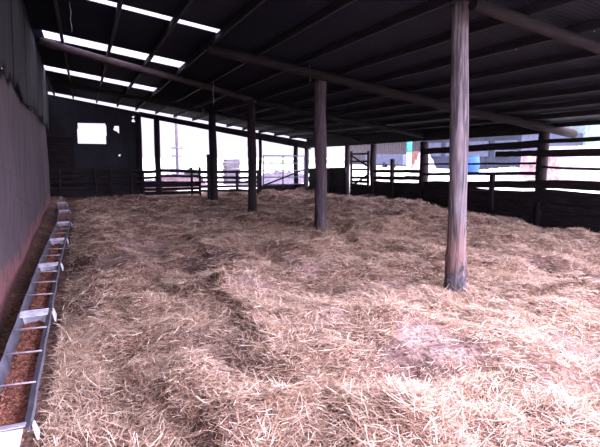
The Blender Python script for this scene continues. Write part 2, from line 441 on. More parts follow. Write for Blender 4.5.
# ------------------------------------------------------------------ left wall
def grid_wall(name, y0, y1, z0, z1, fx, mat, dy=.25, dz=.2, thick=.2, zt=None):
    """upright wall, its face at X = fx(y, z), with real thickness"""
    mb = MB(); Y = np.arange(y0, y1 + 1e-6, (y1 - y0) / max(1, round((y1 - y0) / dy)))
    nz = max(1, round((z1 - z0) / dz)); vs = []
    for side in (0, 1):
        for y in Y:
            for k in range(nz + 1):
                top = z1 if zt is None else zt(y)
                z = z0 + (top - z0) * k / nz
                vs.append((fx(y, z) if side == 0 else fx(y, z) - thick, y, z))
    m, w = len(Y), nz + 1; o = m * w; fs = []
    for i in range(m - 1):
        for k in range(nz):
            a = i * w + k; fs.append((a, a + 1, a + w + 1, a + w)); fs.append((o + a, o + a + w, o + a + w + 1, o + a + 1))
        a = i * w; fs.append((a, a + w, o + a + w, o + a)); b = i * w + nz; fs.append((b, o + b, o + b + w, b + w))
    for k in range(nz):
        fs.append((k, o + k, o + k + 1, k + 1)); a = (m - 1) * w + k; fs.append((a, a + 1, o + a + 1, o + a))
    mb.add(vs, fs, False); return build(name, mb, mat)
wl = grid_wall('wall_left', -1.5, 18.0, -.3, 2.62, lambda y, z: wallx(y) + .012 * math.sin(y * 1.7 + z * 2) + random.uniform(-.006, .006), M['concrete'],
               zt=lambda y: 2.62 + .03 * math.sin(y * 2.3) + .02 * math.sin(y * 5.1))
struct(wl)
# corrugated sheeting hung above the concrete, ragged at its foot, one sheet every metre
yy = -1.5; q = 0
while yy < 17.9:
    y1 = min(yy + 1.02, 18.2)
    lean = random.uniform(.005, .02); foot = 2.47 + random.uniform(-.08, .06)
    mb = MB(); nseg = 40; rows = 7
    vs = []
    for i in range(nseg + 1):
        y = yy - .07 + (y1 - yy + .14) * i / nseg
        low = foot + .05 * math.sin(y * 7 + q) + random.uniform(-.03, .03)
        for k in range(rows + 1):
            z = low + (roofz(wallx(y)) - .02 - low) * k / rows
            vs.append((wallx(y) + .05 + lean * (1 - k / rows) + .055 * k / rows + .010 * math.sin(2 * math.pi * y / .1) + .004 * (q % 2), y, z))
    fs = [(i * (rows + 1) + k, i * (rows + 1) + k + 1, (i + 1) * (rows + 1) + k + 1, (i + 1) * (rows + 1) + k) for i in range(nseg) for k in range(rows)]
    mb.add(vs, fs, True)
    o = build('cladding_sheet', mb, M['cladding'], wl)
    sm = o.modifiers.new('thick', 'SOLIDIFY'); sm.thickness = .004
    yy += 1.0; q += 1
# timber wall carrying on behind the end of the concrete
mb = MB()
for k in range(13):
    z = .0 + k * .3
    mb.plank((-1.42, 17.9, z + .15), (-1.42, 22.6, z + .15), .28, .03, wob=.01)
struct(build('wall_left_end', mb, M['dark_y']))

# ------------------------------------------------------------------ back wall: sheeted, with a window hole and smaller gaps
YB = 22.5
holes = []
def hole(pts): holes.append([ony(*p, YB) for p in pts])
hole([(77.5, 123), (105.5, 123.5), (106.5, 130), (106, 144), (77.5, 143.5)])
hole([(114.5, 126), (119, 126), (119.5, 134), (117, 131.5), (113.5, 130)])
hole([(131.5, 120), (134, 119), (135, 122), (132, 122)])
hole([(132, 116.5), (134.5, 116), (134, 118), (132.3, 118)])
hole([(118.8, 154.4), (120.6, 154.6), (120.5, 156.4), (119, 156.2)])
def spans(x, poly):
    zs = []
    for a, b in zip(poly, poly[1:] + poly[:1]):
        if (a.x <= x < b.x) or (b.x <= x < a.x): zs.append(a.z + (b.z - a.z) * (x - a.x) / (b.x - a.x))
    return sorted(zs)
mb = MB(); x = -1.7; dx = .03
def topz(x): return 3.93 - .172 * (x + 1.2) - .12      # head beam line
XE = 2.17
while x < XE - 1e-6:
    cuts = [-.3]
    cs = sorted([spans(x + dx / 2, h) for h in holes if len(spans(x + dx / 2, h)) == 2])
    segs = []; lo = -.3
    for s_ in cs: segs.append((lo, s_[0])); lo = s_[1]
    segs.append((lo, topz(x) + .10))
    off = .012 * math.sin(2 * math.pi * x / .12)
    for a, b in segs:
        if b - a > .004: mb.box((x, YB + off, a), (x + dx + .001, YB + off + .03, b))
    x += dx
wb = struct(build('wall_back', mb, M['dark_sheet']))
# boarded lining at the left of the back wall
mb = MB()
for k in range(9):
    mb.plank((-1.4, YB - .04, .1 + k * .26), (-.35, YB - .04, .1 + k * .26), .24, .03, wob=.01)
build('board_lining', mb, M['rail_x'], wb)

# ------------------------------------------------------------------ roof
def corr(y): return .011 * math.sin(2 * math.pi * y / .0762)
STRIPS = [(8.2, 8.45), (11.3, 12.05), (15.85, 16.75)]
XS0, XS1 = -1.5, 2.06
Y0, Y1, XR1 = 3.1, 22.75, 9.95
def sheet(y0, y1, x0, x1, nxs, lift=0.0):
    n = max(8, int((y1 - y0) / .0127)); vs = []
    for i in range(n + 1):
        y = y0 + (y1 - y0) * i / n
        for k in range(nxs + 1):
            x = x0 + (x1 - x0) * k / nxs; vs.append((x, y, roofz(x) + .012 + lift + corr(y)))
    fs = [(i * (nxs + 1) + k, i * (nxs + 1) + k + 1, (i + 1) * (nxs + 1) + k + 1, (i + 1) * (nxs + 1) + k) for i in range(n) for k in range(nxs)]
    return vs, fs
mb = MB(); mb.add(*sheet(Y0, Y1, XS1, XR1, 4), True)
ycur = -2.5  # left bay roof carried forward out of view, added to shade the left foreground
SKX = [-.1, -.62, -.95]
for (a, b), xk in zip(STRIPS, SKX):
    mb.add(*sheet(ycur, a, XS0, XS1, 2), True); mb.add(*sheet(a, b, XS0, xk, 1), True); ycur = b
mb.add(*sheet(ycur, Y1, XS0, XS1, 2), True)
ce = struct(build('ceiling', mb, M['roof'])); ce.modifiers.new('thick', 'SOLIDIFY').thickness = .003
for i, (a, b) in enumerate(STRIPS):
    mb = MB(); mb.add(*sheet(a - .04, b + .04, SKX[i] - .04, XS1 + .05, 2, .006), True)
    struct(build('window_%d' % (i + 1), mb, M['skylight']))

PUR = [-.95, -.28, .57, 1.34, 2.06, 2.85, 3.6, 4.38, 5.12, 5.88, 6.6, 7.35, 8.1, 8.85, 9.72]
for i, x in enumerate(PUR):
    mb = MB()
    ya = Y0 - .05 if x > 2.5 else -2.55  # left bay purlins follow the added unseen roof
    mb.plank((x, ya, roofz(x) - .055), (x, Y1, roofz(x) - .055), .10, .05, segs=24, wob=.006)
    o = build('roof_purlin', mb, M['purlin'], loc=(x, ya, roofz(x) - .105))
    words = ['closest to the left wall', 'second from the left wall', 'third from the left wall', 'fourth from the left wall', 'at the right ends of the skylights',
             'sixth from the left wall', 'seventh from the left wall', 'passing over the row of poles', 'next to the right of the row of poles', 'second to the right of the row of poles',
             'third to the right of the row of poles', 'fourth in from the right eave', 'third in from the right eave', 'next in from the right eave', 'along the right eave']
    tag(o, 'dark timber purlin under the roof, ' + words[i], 'purlin', 'purlins running the length of the roof')

def lz(x): return roofz(x) - .105 - .07
def rafter(p, q, r0, r1, label, mat='log_x', bend=.02):
    mb = MB(); mb.log(p, q, r0, r1, segs=18, bend=bend)
    return tag(build('log_rafter', mb, M[mat], loc=p), label, 'rafter', 'log rafters across the barn')
R1, R2, R3, R4 = 4.72, 8.9, 12.75, 17.6
ra, rb = onroof(473, 4, .175), onroof(600, 47, .175)
rc = ra.lerp(rb, 3.1)
rafter(ra, rc, .065, .065, 'stout log rafter over the nearest pole, sloping down to top right of view')
rafter((2.0, R2, lz(2.0)), (10.4, 8.78, lz(10.45) + .05), .075, .105, 'log rafter on the second pole, its round butt end poking out under the right eave')
a_ = onroof(40, 44, .235); b_ = onroof(257, 99, .235)
rafter((-.70, a_.y, lz(-.70)), (4.12, 13.3, lz(4.12)), .08, .07, 'skylight-tinted log rafter lit just below the middle skylight strip', 'lit_x')
rafter((4.25, 13.3, lz(4.25)), (9.75, 13.35, lz(9.75)), .07, .07, 'log rafter from the third pole to the right fence posts')
rafter((-.80, R4 + .2, lz(-.80)), (3.75, R4 + .2, lz(3.75)), .07, .07, 'dark log rafter just beyond the farthest skylight strip')
rafter((3.8, R4 - .05, lz(3.8)), (9.75, 17.4, lz(9.75)), .07, .07, 'far log rafter from the fourth pole to the right fence')
# head beam over the open back
mb = MB(); vs = []; xs_ = [XE + i * (9.8 - XE) / 24 for i in range(25)]
for x in xs_:
    bot = topz(x) - .07; k = min(1, (x - XE) / (7.7 - XE))
    top = (bot + .20) * (1 - k) + (roofz(x) - .108) * k
    for y_, z_ in ((YB, bot), (YB + .1, bot), (YB + .1, top), (YB, top)): vs.append((x, y_, z_ + random.uniform(-.005, .005)))
fs = [(3, 2, 1, 0), tuple(96 + j for j in range(4))] + [(i * 4 + j, i * 4 + (j + 1) % 4, i * 4 + 4 + (j + 1) % 4, i * 4 + 4 + j) for i in range(24) for j in range(4)]
mb.add(vs, fs)
tag(build('head_beam', mb, M['dark_x'], loc=(XE, YB, topz(XE))), 'long dark beam across the head of the open back of the barn', 'beam')
mb = MB(); vs = []
for i in range(17):
    y = 22.4 - i * 13.5 / 16; lo_ = 1.915 + .16 * i / 16 + random.uniform(-.006, .006)
    for x_, z_ in ((9.55, lo_), (9.66, lo_), (9.66, roofz(9.66) - .015), (9.55, roofz(9.55) - .015)): vs.append((x_, y, z_))
mb.add(vs, [(3, 2, 1, 0), (64, 65, 66, 67)] + [(i * 4 + j, i * 4 + (j + 1) % 4, i * 4 + 4 + (j + 1) % 4, i * 4 + 4 + j) for i in range(16) for j in range(4)])
tag(build('eave_plate', mb, M['dark_y'], loc=(9.6, 22.4, 2.0)), 'long dark plate timber on top of the posts along the right side', 'beam')
# ------------------------------------------------------------------ poles
def pole(pix_base, z0, top, r0, r1, label, mat='pole_z', lean=(0, 0), name='barn_pole', group='round poles holding up the roof', rough=.04, bend=.02, sink=.15):
    p = onz(*pix_base, z0)
    t = Vector((p.x + lean[0], p.y + lean[1], top))
    mb = MB(); mb.log(p - Vector((0, 0, sink)), t, r0, r1, segs=22, n=18, rough=rough, bend=bend)
    return tag(build(name, mb, M[mat], loc=(p.x, p.y, z0)), label, 'pole', group)
p1 = onz(455, 291, .04)
mb = MB(); pts = []; rr = []
for i in range(34):
    t = i / 33; z = -.1 + t * (3.17 + .1)
    pts.append((p1.x + .03 * math.sin(2.2 * t) * t - .10 * t, p1.y - .02 * math.sin(4 * t), .05 + z - .0))
    r = .106 - .014 * t + .003 * math.sin(13 * t)
    if z < .42: r += .014
    if z < .08: r += .012
    rr.append(r)
mb.tube(pts, rr, 22, .035)
tag(build('barn_pole', mb, M['near_post'], loc=(p1.x, p1.y, .05)), 'nearest and thickest grey pole, its foot black with mud, standing in the straw', 'pole', 'round poles holding up the roof')
z2 = hz(4.35, 8.85)
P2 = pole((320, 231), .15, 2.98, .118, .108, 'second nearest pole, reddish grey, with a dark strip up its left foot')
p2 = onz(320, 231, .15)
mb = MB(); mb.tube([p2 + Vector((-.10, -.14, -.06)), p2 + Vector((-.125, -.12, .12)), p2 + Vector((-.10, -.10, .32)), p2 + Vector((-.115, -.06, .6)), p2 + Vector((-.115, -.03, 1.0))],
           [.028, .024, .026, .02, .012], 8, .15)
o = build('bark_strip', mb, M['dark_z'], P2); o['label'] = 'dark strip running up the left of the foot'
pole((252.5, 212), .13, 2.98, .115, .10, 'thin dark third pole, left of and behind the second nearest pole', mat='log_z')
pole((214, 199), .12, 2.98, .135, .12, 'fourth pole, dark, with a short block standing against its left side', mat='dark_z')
p4 = onz(214, 199, .12)
mb = MB(); mb.plank(p4 + Vector((-.175, -.06, -.1)), p4 + Vector((-.175, -.06, 1.5)), .12, .1, up=(0, 1, 0))
build('side_block', mb, M['dark_z'], bpy.data.objects[[o.name for o in COL.objects if o.get('label', '').startswith('fourth pole')][0]])
def backpost(px, w, top_off, label, mat='dark_z'):
    x = ony(px, 190, YB).x
    mb = MB(); mb.log((x, YB - .15, -.2), (x, YB - .15, topz(x) - .0), w / 2, w / 2 * .92, segs=10, n=12, rough=.03, bend=.015)
    return tag(build('back_post', mb, M[mat], loc=(x, YB, 0)), label, 'post', 'posts across the open back')
backpost(141, .22, 0, 'dark post at the right edge of the sheeted back wall')
backpost(158.5, .25, 0, 'dark post standing alone in the open back, nearest the sheeted wall')
backpost(259.5, .16, 0, 'thin dark post where the tube gate hangs, close right of the third pole')
backpost(294.7, .22, 0, 'dark post rising behind the tube gate bars')
XR = 9.6
def sidepost(px, base_z, top, r, label, mat='log_z'):
    p = onx(px, 190, XR)
    mb = MB(); mb.log((XR, p.y, base_z - .3), (XR, p.y, 2.105 - .19 * (p.y - 3.6) / 18.8 + (.17 if px == 541 else 0)), r, r * .93, segs=12, n=14, rough=.04, bend=.02)
    return tag(build('eave_post', mb, M[mat], loc=(XR, p.y, base_z)), label, 'post', 'posts along the right side fence')
SP = {}
sidepost(306.5, 0, 2.1, .11, 'brownish post at the far right corner of the barn, beside the tube gate')
sidepost(347, .1, 2.1, .11, 'eave post left of the small braced gate in the right side')
sidepost(373, .1, 2.1, .12, 'pale faced eave post right of the small braced gate')
sidepost(423, .1, 2.1, .14, 'eave post midway along the right fence, left of the nearest pole')
sidepost(541, .05, 2.12, .125, 'eave post below the round log end, right of the nearest pole')
y5 = ra.y + (rb.y - ra.y) * (XR - ra.x) / (rb.x - ra.x)
mb = MB(); mb.log((XR, y5, -.2), (XR, y5, lz(XR) - .05), .12, .11, segs=12, n=14, rough=.04)
tag(build('eave_post', mb, M['log_z'], loc=(XR, y5, 0)), 'eave post nearest the camera at the right, past the edge of view', 'post', 'posts along the right side fence')

# ------------------------------------------------------------------ right-hand fences
def bay(label, rails, posts=(), X=XR - .1, wall=None, matkey='rail_y'):
    ps = [onx(*rails[0][0], X), onx(*rails[0][1], X)]
    root = thing('rail_fence', label, 'fence', (X, (ps[0].y + ps[1].y) / 2, .05), 'timber fence bays along the right side')
    for (a, b, w, t) in rails:
        pa, pb = onx(*a, X), onx(*b, X)
        mb = MB(); mb.plank(pa, pb, w, t, segs=8, wob=.008); build('rail', mb, M[matkey], root)
    for (px, ya, yb, w) in posts:
        a = onx(px, ya, X - .06); b = onx(px, yb, X - .06)
        mb = MB(); mb.plank((a.x, a.y, b.z - .25), (a.x, a.y, a.z), w, .08, up=(0, 1, 0), segs=5); build('post', mb, M['rail_z'], root)
    if wall:
        for (a, b, z0, z1) in wall:
            ya, yb = onx(a, 190, X + .05).y, onx(b, 190, X + .05).y
            n = max(1, round((z1 - z0) / .2)); hgt_ = (z1 - z0) / n
            for k in range(n):
                zc = z0 + hgt_ * (k + .5)
                mb = MB(); mb.plank((X + .035 + .03 * (k % 2), ya, zc), (X + .035 + .03 * (k % 2), yb, zc), hgt_ + .03, .028, segs=8, wob=.006); build('board', mb, M[matkey], root)
    return root
# nearest bay, from the log-end post out of view to the right (world Y 8.8 -> 4.3)
E_ = 690
def ext(y541, y600): return ((541, y541), (E_, y600 + (y600 - y541) / 59 * (E_ - 600)))
bay('nearest fence bay at the right edge, five heavy rails over solid boards',
    [(*ext(141.5, 138.5), .09, .09), (*ext(153.5, 152.3), .15, .06), (*ext(167, 169.5), .05, .05), (*ext(184, 186), .19, .06), (*ext(195, 200.5), .27, .06)],
    wall=[(541, E_, -.05, .8)])
bay('fence bay behind the nearest pole, with doubled top rails and a short mid post',
    [((424, 151.5), (541, 143.5), .17, .07), ((496, 154.3), (541, 153), .13, .06), ((424, 164), (541, 163.5), .05, .05),
     ((424, 174), (541, 173.5), .08, .06), ((424, 184), (541, 184.5), .17, .06), ((424, 194), (541, 197), .27, .06)],
    posts=[(492.5, 173, 200, .13)], wall=[(424, 541, 0, .72)])
bay('fence bay of three rails with one mid post standing proud, left of the nearest pole',
    [((374, 171), (422, 171.5), .10, .06), ((374, 177.8), (422, 178.3), .12, .06), ((374, 184.8), (422, 185.2), .15, .06)],
    posts=[(392.5, 159, 192, .15)], wall=[(374, 422, .12, .68)])
bay('low dark boarded fence bay in the far right corner',
    [((309, 170.5), (346, 170), .2, .07)], wall=[(309, 346, 0, .96)], posts=[(330, 168, 190, .12)])
# small braced gate between two of the posts
X_ = XR - .05
root = thing('braced_gate', 'small dark metal gate with crossing braces between two eave posts', 'gate', (X_, 17.4, .2), None)
for ya in (154, 161.5, 169.5): 
    mb = MB(); mb.tube([onx(351.5, ya, X_), onx(369, ya - .2, X_)], .035, 8); build('bar', mb, M['dark_y'], root)
for px in (351.5, 368.5):
    a, b = onx(px, 151, X_), onx(px, 189, X_); mb = MB(); mb.tube([(X_, a.y, b.z), (X_, a.y, a.z)], .05, 8); build('stile', mb, M['dark_z'], root)
for a, b in (((352, 156), (369, 167)), ((352, 186), (369, 174))):
    mb = MB(); mb.tube([onx(*a, X_ - .05), onx(*b, X_ - .05)], .035, 8); build('brace', mb, M['dark_y'], root)
for ya in (177.5, 181.5, 186):
    mb = MB(); mb.plank(onx(351.5, ya, X_), onx(369, ya + .4, X_), .1, .05); build('rail', mb, M['rail_y'], root)
a, b = onx(349, 190, X_), onx(371, 190, X_)
mb = MB(); mb.plank((X_ + .06, a.y, .2), (X_ + .06, b.y, .2), .62, .04); build('kick_board', mb, M['rail_y'], root)

# ------------------------------------------------------------------ fences across the back
def xfence(name, label, Y, rails, posts, boards=(), mat='rail_x', group='timber fences across the back'):
    c = ony(*rails[0][0], Y); root = thing(name, label, 'fence', (c.x, Y, 0), group)
    for (a, b, w) in rails:
        mb = MB(); mb.plank(ony(*a, Y), ony(*b, Y), w, .05, segs=6, wob=.008); build('rail', mb, M[mat], root)
    for (px, yt, w) in posts:
        t = ony(px, yt, Y - .07); mb = MB(); mb.plank((t.x, Y - .07, -.15), (t.x, Y - .07, t.z), w, .08, up=(0, 1, 0)); build('post', mb, M['rail_z'], root)
    for (x0, x1, z0, z1) in boards:
        a, b = ony(x0, 190, Y).x, ony(x1, 190, Y).x
        mb = MB(); mb.plank((a, Y + .04, (z0 + z1) / 2), (b, Y + .04, (z0 + z1) / 2), z1 - z0, .03); build('board', mb, M[mat], root)
    return root
xfence('rail_fence', 'dark rail fence standing in front of the sheeted back wall', 21.3,
       [((49, 171), (141, 170), .12), ((49, 176.5), (141, 176), .11), ((49, 182), (141, 181.5), .11)],
       [(59, 169, .12), (95, 168, .13), (110, 166, .12), (131, 168, .13)], [(49, 141, .03, .26), (49, 141, .27, .42)])
xfence('rail_fence', 'dark two railed fence with solid foot boards, left of the fourth pole', 21.3,
       [((141, 172), (160, 171.5), .12), ((160, 170.3), (211, 172.2), .13), ((141, 178), (160, 177.5), .10), ((160, 176), (200, 176.3), .10), ((141, 183), (200, 183), .13)],
       [(143, 171, .1), (191.5, 167.3, .1), (199.5, 167, .12)], [(141, 200, .02, .16), (141, 200, .18, .30), (141, 200, .32, .46)])
xfence('rail_fence', 'five railed hurdle closing the back between the fourth and third poles', 21.0,
       [((200, 172), (261, 171.8), .11), ((200, 177.7), (261, 177.7), .11), ((200, 182), (261, 182), .09), ((200, 186.5), (261, 186.3), .09), ((200, 190.7), (261, 190.5), .09)],
       [(237, 170.3, .16), (258, 170, .1)])
# tube gate across the far right corner
YG = 22.2
def gp(px, py): return ony(px, py, YG)
root = thing('tube_gate', 'tall blue-grey tube gate with one long diagonal brace, in the far right corner', 'gate', (gp(283, 188).x, YG, 0))
for ya, yb in ((155.8, 156), (163.4, 163.4), (170.7, 170.5), (177.2, 177), (184.5, 184)):
    mb = MB(); mb.tube([gp(262.8, ya), gp(304.8, yb)], .022, 8); build('bar', mb, M['gate'], root)
for px in (263.3, 283, 304.3):
    mb = MB(); mb.tube([gp(px, 187), gp(px, 155.6)], .03, 8); build('upright', mb, M['gate'], root)
mb = MB(); mb.tube([gp(263, 185.5) - Vector((0, .05, 0)), gp(304, 169.5) - Vector((0, .05, 0))], .035, 8); build('brace', mb, M['dark_x'], root)
mb = MB(); a = gp(262, 190); b = gp(306, 190)
mb.plank((a.x, YG + .1, .1), (b.x, YG + .1, .1), .3, .05)
tag(build('sill_board', mb, M['rail_x'], loc=(a.x, YG, 0)), 'dark board on edge along the ground under the tube gate', 'board')

# ------------------------------------------------------------------ feed troughs along the left wall
def trough(i, a, b, label):
    a = Vector(a); b = Vector(b); L = (b - a).length; d = (b - a).normalized(); s = Vector((d.y, -d.x, 0))   # s points to the right
    root = thing('feed_trough', label, 'trough', (a.x, a.y, a.z - .2), 'metal feed troughs end to end along the left wall')
    sec = [(-.125, .02), (-.122, .0), (-.075, -.15), (.062, -.16), (.098, -.01), (.125, .0), (.128, -.035)]
    T = .004
    mb = MB(); n = 8; vs = []
    for k in range(n + 1):
        p = a + d * (.03 + (L - .06) * k / n); w = .003 * math.sin(k * 2.1 + i)
        for x, z in sec: vs.append(p + s * (x + w) + Vector((0, 0, z)))
    m = len(sec)
    fs = [(k * m + j, (k + 1) * m + j, (k + 1) * m + j + 1, k * m + j + 1) for k in range(n) for j in range(m - 1)]
    mb.add(vs, fs)
    o = build('body', mb, M['galv'], root); o.modifiers.new('thick', 'SOLIDIFY').thickness = .004
    # folded end plates: a flat cap over the joint and a web closing the end
    for e, sg in ((.0, 1), (L - .0, -1)):
        p = a + d * (e + sg * .012)
        mb = MB()
        w = .045; c = [(-.118, .012), (.108, .016)]
        top = []
        for x, z in c:
            top += [p + s * x + Vector((0, 0, z + .004)), p + d * (sg * 2 * w) + s * (x * .98) + Vector((0, 0, z - .018))]
        mb.add(top + [v - Vector((0, 0, .006)) for v in top], [(0, 1, 3, 2), (4, 6, 7, 5), (0, 2, 6, 4), (1, 5, 7, 3), (0, 4, 5, 1), (2, 3, 7, 6)])
        web = [p + s * x + Vector((0, 0, z)) for x, z in ((-.115, .005), (-.075, -.145), (.062, -.155), (.10, .005))]
        web2 = [v + d * (sg * .008) for v in web]
        mb.add(web + web2, [(0, 1, 2, 3), (7, 6, 5, 4), (0, 4, 5, 1), (1, 5, 6, 2), (2, 6, 7, 3), (3, 7, 4, 0)])
        ep = build('end_plate', mb, M['plate'], root); ep['label'] = 'pale folded end plate'
        f = p + s * .135 + d * (sg * .04)          # splayed foot at the outer side
        mb = MB(); mb.add([f + Vector((0, 0, .0)), f + d * .07 + Vector((0, 0, -.01)), f + s * .02 + d * .075 + Vector((0, 0, -.075)), f + s * .02 + d * .0 + Vector((0, 0, -.09)),
                           f + s * .008, f + s * .008 + d * .07 + Vector((0, 0, -.01)), f + s * .03 + d * .075 + Vector((0, 0, -.075)), f + s * .03 + d * .0 + Vector((0, 0, -.09))],
                          [(0, 1, 2, 3), (7, 6, 5, 4), (0, 4, 5, 1), (1, 5, 6, 2), (2, 6, 7, 3), (3, 7, 4, 0)])
        build('foot', mb, M['plate'], ep)
    for k in (1, 2, 3):
        p = a + d * (L * (k / 4 + .02))
        mb = MB(); mb.tube([p - s * .122 + Vector((0, 0, .016)), p + s * .118 + Vector((0, 0, .008))], .0065, 8)
        build('tie_rod', mb, M['rod'], root)['label'] = 'thin steel rod across the top'
    # pellets
    npel = int(2600 if i == 0 else 1800 if i == 1 else 700); VP = []; FP = []
    t = rng.uniform(.05, L - .05, npel); x = rng.uniform(-.085, .082, npel)
    z = -.075 + .02 * N2(t * 3 + i * 7, x * 8) + rng.uniform(-.004, .008, npel) - .02 * smooth(.02, .09, np.abs(x))
    az = rng.uniform(0, 6.28, npel); ln = rng.uniform(.008, .016, npel) * (1 if i < 2 else 1.5); rd = .0048 * (1 if i < 2 else 1.6)
    loc = a - Vector((0, 0, .2))
    P0 = np.array(a - loc)[None] + np.outer(t, np.array(d)) + np.outer(x, np.array(s)); P0[:, 2] += z
    dx_ = np.stack([np.cos(az), np.sin(az), rng.normal(0, .25, npel)], -1); sd = np.stack([-np.sin(az), np.cos(az), np.zeros(npel)], -1)
    up = np.array([[0, 0, 1.]])
    allv = []
    for e in (-1, 1):
        for q_ in range(5):
            an = 2 * math.pi * q_ / 5
            allv.append(P0 + dx_ * (ln * e)[:, None] + (sd * math.cos(an) + up * math.sin(an)) * rd)
    VP = np.stack(allv, 1).reshape(-1, 3)
    b0 = np.arange(npel)[:, None] * 10
    FP = np.concatenate([b0 + np.array([[q_, (q_ + 1) % 5, 5 + (q_ + 1) % 5, 5 + q_]]) for q_ in range(5)] )
    # bed of pellets below the loose top layer
    nb = len(VP); bed = []
    for k in range(13):
        for j, xx in enumerate((-.098, -.05, 0, .05, .085)):
            bed.append(np.array(a - loc) + np.array(d) * (.04 + (L - .08) * k / 12) + np.array(s) * xx + np.array([0, 0, -.083 - (.012 if j in (0, 4) else 0)]))
    bf = np.array([[nb + k * 5 + j, nb + k * 5 + j + 1, nb + k * 5 + j + 6, nb + k * 5 + j + 5] for k in range(12) for j in range(4)])
    me = mesh_np('feed_pellets', np.concatenate([VP, np.array(bed)]), np.concatenate([FP, bf])); me.materials.append(M['feed'])
    f = bpy.data.objects.new('feed_pellets', me); COL.objects.link(f); f.location = loc
    tag(f, 'orange-brown feed pellets lying in the ' + label.split(',')[0], 'feed', kind='stuff')
ZR = .215
J = [((-.455, 2.82), 'nearest metal feed trough, cut off by the bottom left corner'), ((-.47, 5.04), 'second nearest metal feed trough, along the reddened foot of the wall'),
     ((-.485, 7.25), 'third metal feed trough from the camera, lying along the wall'), ((-.475, 9.42), 'fourth metal feed trough from the camera, turned slightly towards the straw'),
     ((-.46, 11.75), 'fifth metal feed trough from the camera, bending back to the wall'), ((-.54, 14.3), 'farthest metal feed trough, small and pale near the back wall'), ((-.67, 16.6), '')]
for i in range(6):
    trough(i, (*J[i][0], ZR), (*J[i + 1][0], ZR), J[i][1])

# ------------------------------------------------------------------ twine hanging from the roof
def twine(px, py_top, py_bot, X, label, knot=False):
    a = None
    if X is None: q_ = onroof(px, py_top, .02); X, Y = q_.x, q_.y
    else: r = ray(px, (py_top + py_bot) / 2); Y = r.y * X / r.x
    zt = roofz(X) - .01; zb = ony(px, py_bot, Y).z
    root_loc = (X, Y, zb)
    mb = MB(); n = 9
    mb.tube([(X + .008 * math.sin(i * 1.3), Y + .008 * math.cos(i * 1.7), zb + (zt - zb) * i / n) for i in range(n + 1)], .007, 6)
    if knot:
        mb.tube([(X, Y, zb + .02), (X - .04, Y, zb + .06), (X - .05, Y, zb - .02), (X - .03, Y, zb - .08)], .009, 6)
        mb.tube([(X, Y, zb + .03), (X + .02, Y, zb + .0), (X + .03, Y, zb - .04)], .009, 6)
    tag(build('hanging_twine', mb, M['twine'], loc=root_loc), label, 'twine', 'strings of twine hanging from the roof')
twine(310, 25, 82, 3.9, 'twine hanging beside the top of the second nearest pole')
twine(519.5, 0, 44, 5.12 + .04, 'knotted twine hanging right of the nearest pole', True)
twine(596, 0, 22, 5.4, 'short twine hanging at the top right corner')
twine(213, 45, 105, 2.85, 'long thin twine hanging above the fourth pole')
twine(275, 0, 60, 3.3, 'thin twine hanging high between the second and third poles')
twine(70, 3, 32, None, 'dark twine hanging over the left end of the middle skylight strip')

# ------------------------------------------------------------------ the yard and what stands in it
def gz(x, y):
    t = max(0, min(1, (x - 11) / 8)); return -.32 + .95 * t * t * (3 - 2 * t)
mb = MB(); gx = [-80, -30, 0, 10] + [10.5 + .5 * i for i in range(20)] + [25, 40, 80, 140]; gy = [-60, -20, 0, 20, 40, 80, 180]
mb.add([(x, y, gz(x, y)) for y in gy for x in gx], [(j * len(gx) + i, j * len(gx) + i + 1, (j + 1) * len(gx) + i + 1, (j + 1) * len(gx) + i) for j in range(len(gy) - 1) for i in range(len(gx) - 1)], True)
g = struct(build('ground', mb, M['ground']))
def mound(name, label, cat, c, rx, ry, h, mat, seed, kind=None, n=26, rot=0):
    r = np.random.default_rng(seed); vs = []; fs = []
    for i in range(n + 1):
        for j in range(n + 1):
            u, v = i / n * 2 - 1, j / n * 2 - 1; d = math.hypot(u, v)
            z = max(0, 1 - d * d) * h * (1 + r.uniform(-.25, .25)) + r.uniform(-.02, .02) * h - (.05 if d >= 1 else 0)
            x, y = u * rx, v * ry
            vs.append((c[0] + x * math.cos(rot) - y * math.sin(rot), c[1] + x * math.sin(rot) + y * math.cos(rot), c[2] + z))
    fs = [(i * (n + 1) + j, (i + 1) * (n + 1) + j, (i + 1) * (n + 1) + j + 1, i * (n + 1) + j + 1) for i in range(n) for j in range(n)]
    mb = MB(); mb.add(vs, fs, False)
    return tag(build(name, mb, mat, loc=c), label, cat, kind=kind)
G0 = -.32; GR = .62
# grey sheeted shed, beyond the right fence
def shed(name, label, X, px0, px1, ztop, depth, matw, matr, rib=.25, parts=()):
    ya, yb = onx(px0, 160, X).y, onx(px1, 160, X).y
    lo, hi = min(ya, yb), max(ya, yb)
    root = thing(name, label, 'shed', (X, (lo + hi) / 2, GR))
    mb = MB(); mb.box((X, lo, GR), (X + depth, hi, ztop))
    y = lo
    while y < hi:
        mb.box((X - .05, y, GR), (X, y + rib * .4, ztop)); y += rib
    build('wall', mb, matw, root)
    mb = MB(); mb.add([(X - .4, lo - .3, ztop), (X - .4, hi + .3, ztop), (X + depth + .3, hi + .3, ztop + .6), (X + depth + .3, lo - .3, ztop + .6),
                       (X - .4, lo - .3, ztop + .12), (X - .4, hi + .3, ztop + .12), (X + depth + .3, hi + .3, ztop + .72), (X + depth + .3, lo - .3, ztop + .72)],
                      [(0, 1, 2, 3), (7, 6, 5, 4), (0, 4, 5, 1), (1, 5, 6, 2), (2, 6, 7, 3), (3, 7, 4, 0)])
    build('roof', mb, matr, root)
    return root, lo, hi
greyw = flat('grey ribbed sheet', (.085, .075, .085)); blueg = flat('blue-grey panel', (.045, .052, .085)); bluel = flat('pale blue panel', (.10, .115, .175))
tealm = flat('pale teal sheet', (.50, .68, .66)); whitem = flat('off-white paint', (.5, .5, .48)); redm = flat('red brick', (.22, .10, .09)); palem = flat('pale render', (.42, .33, .34))
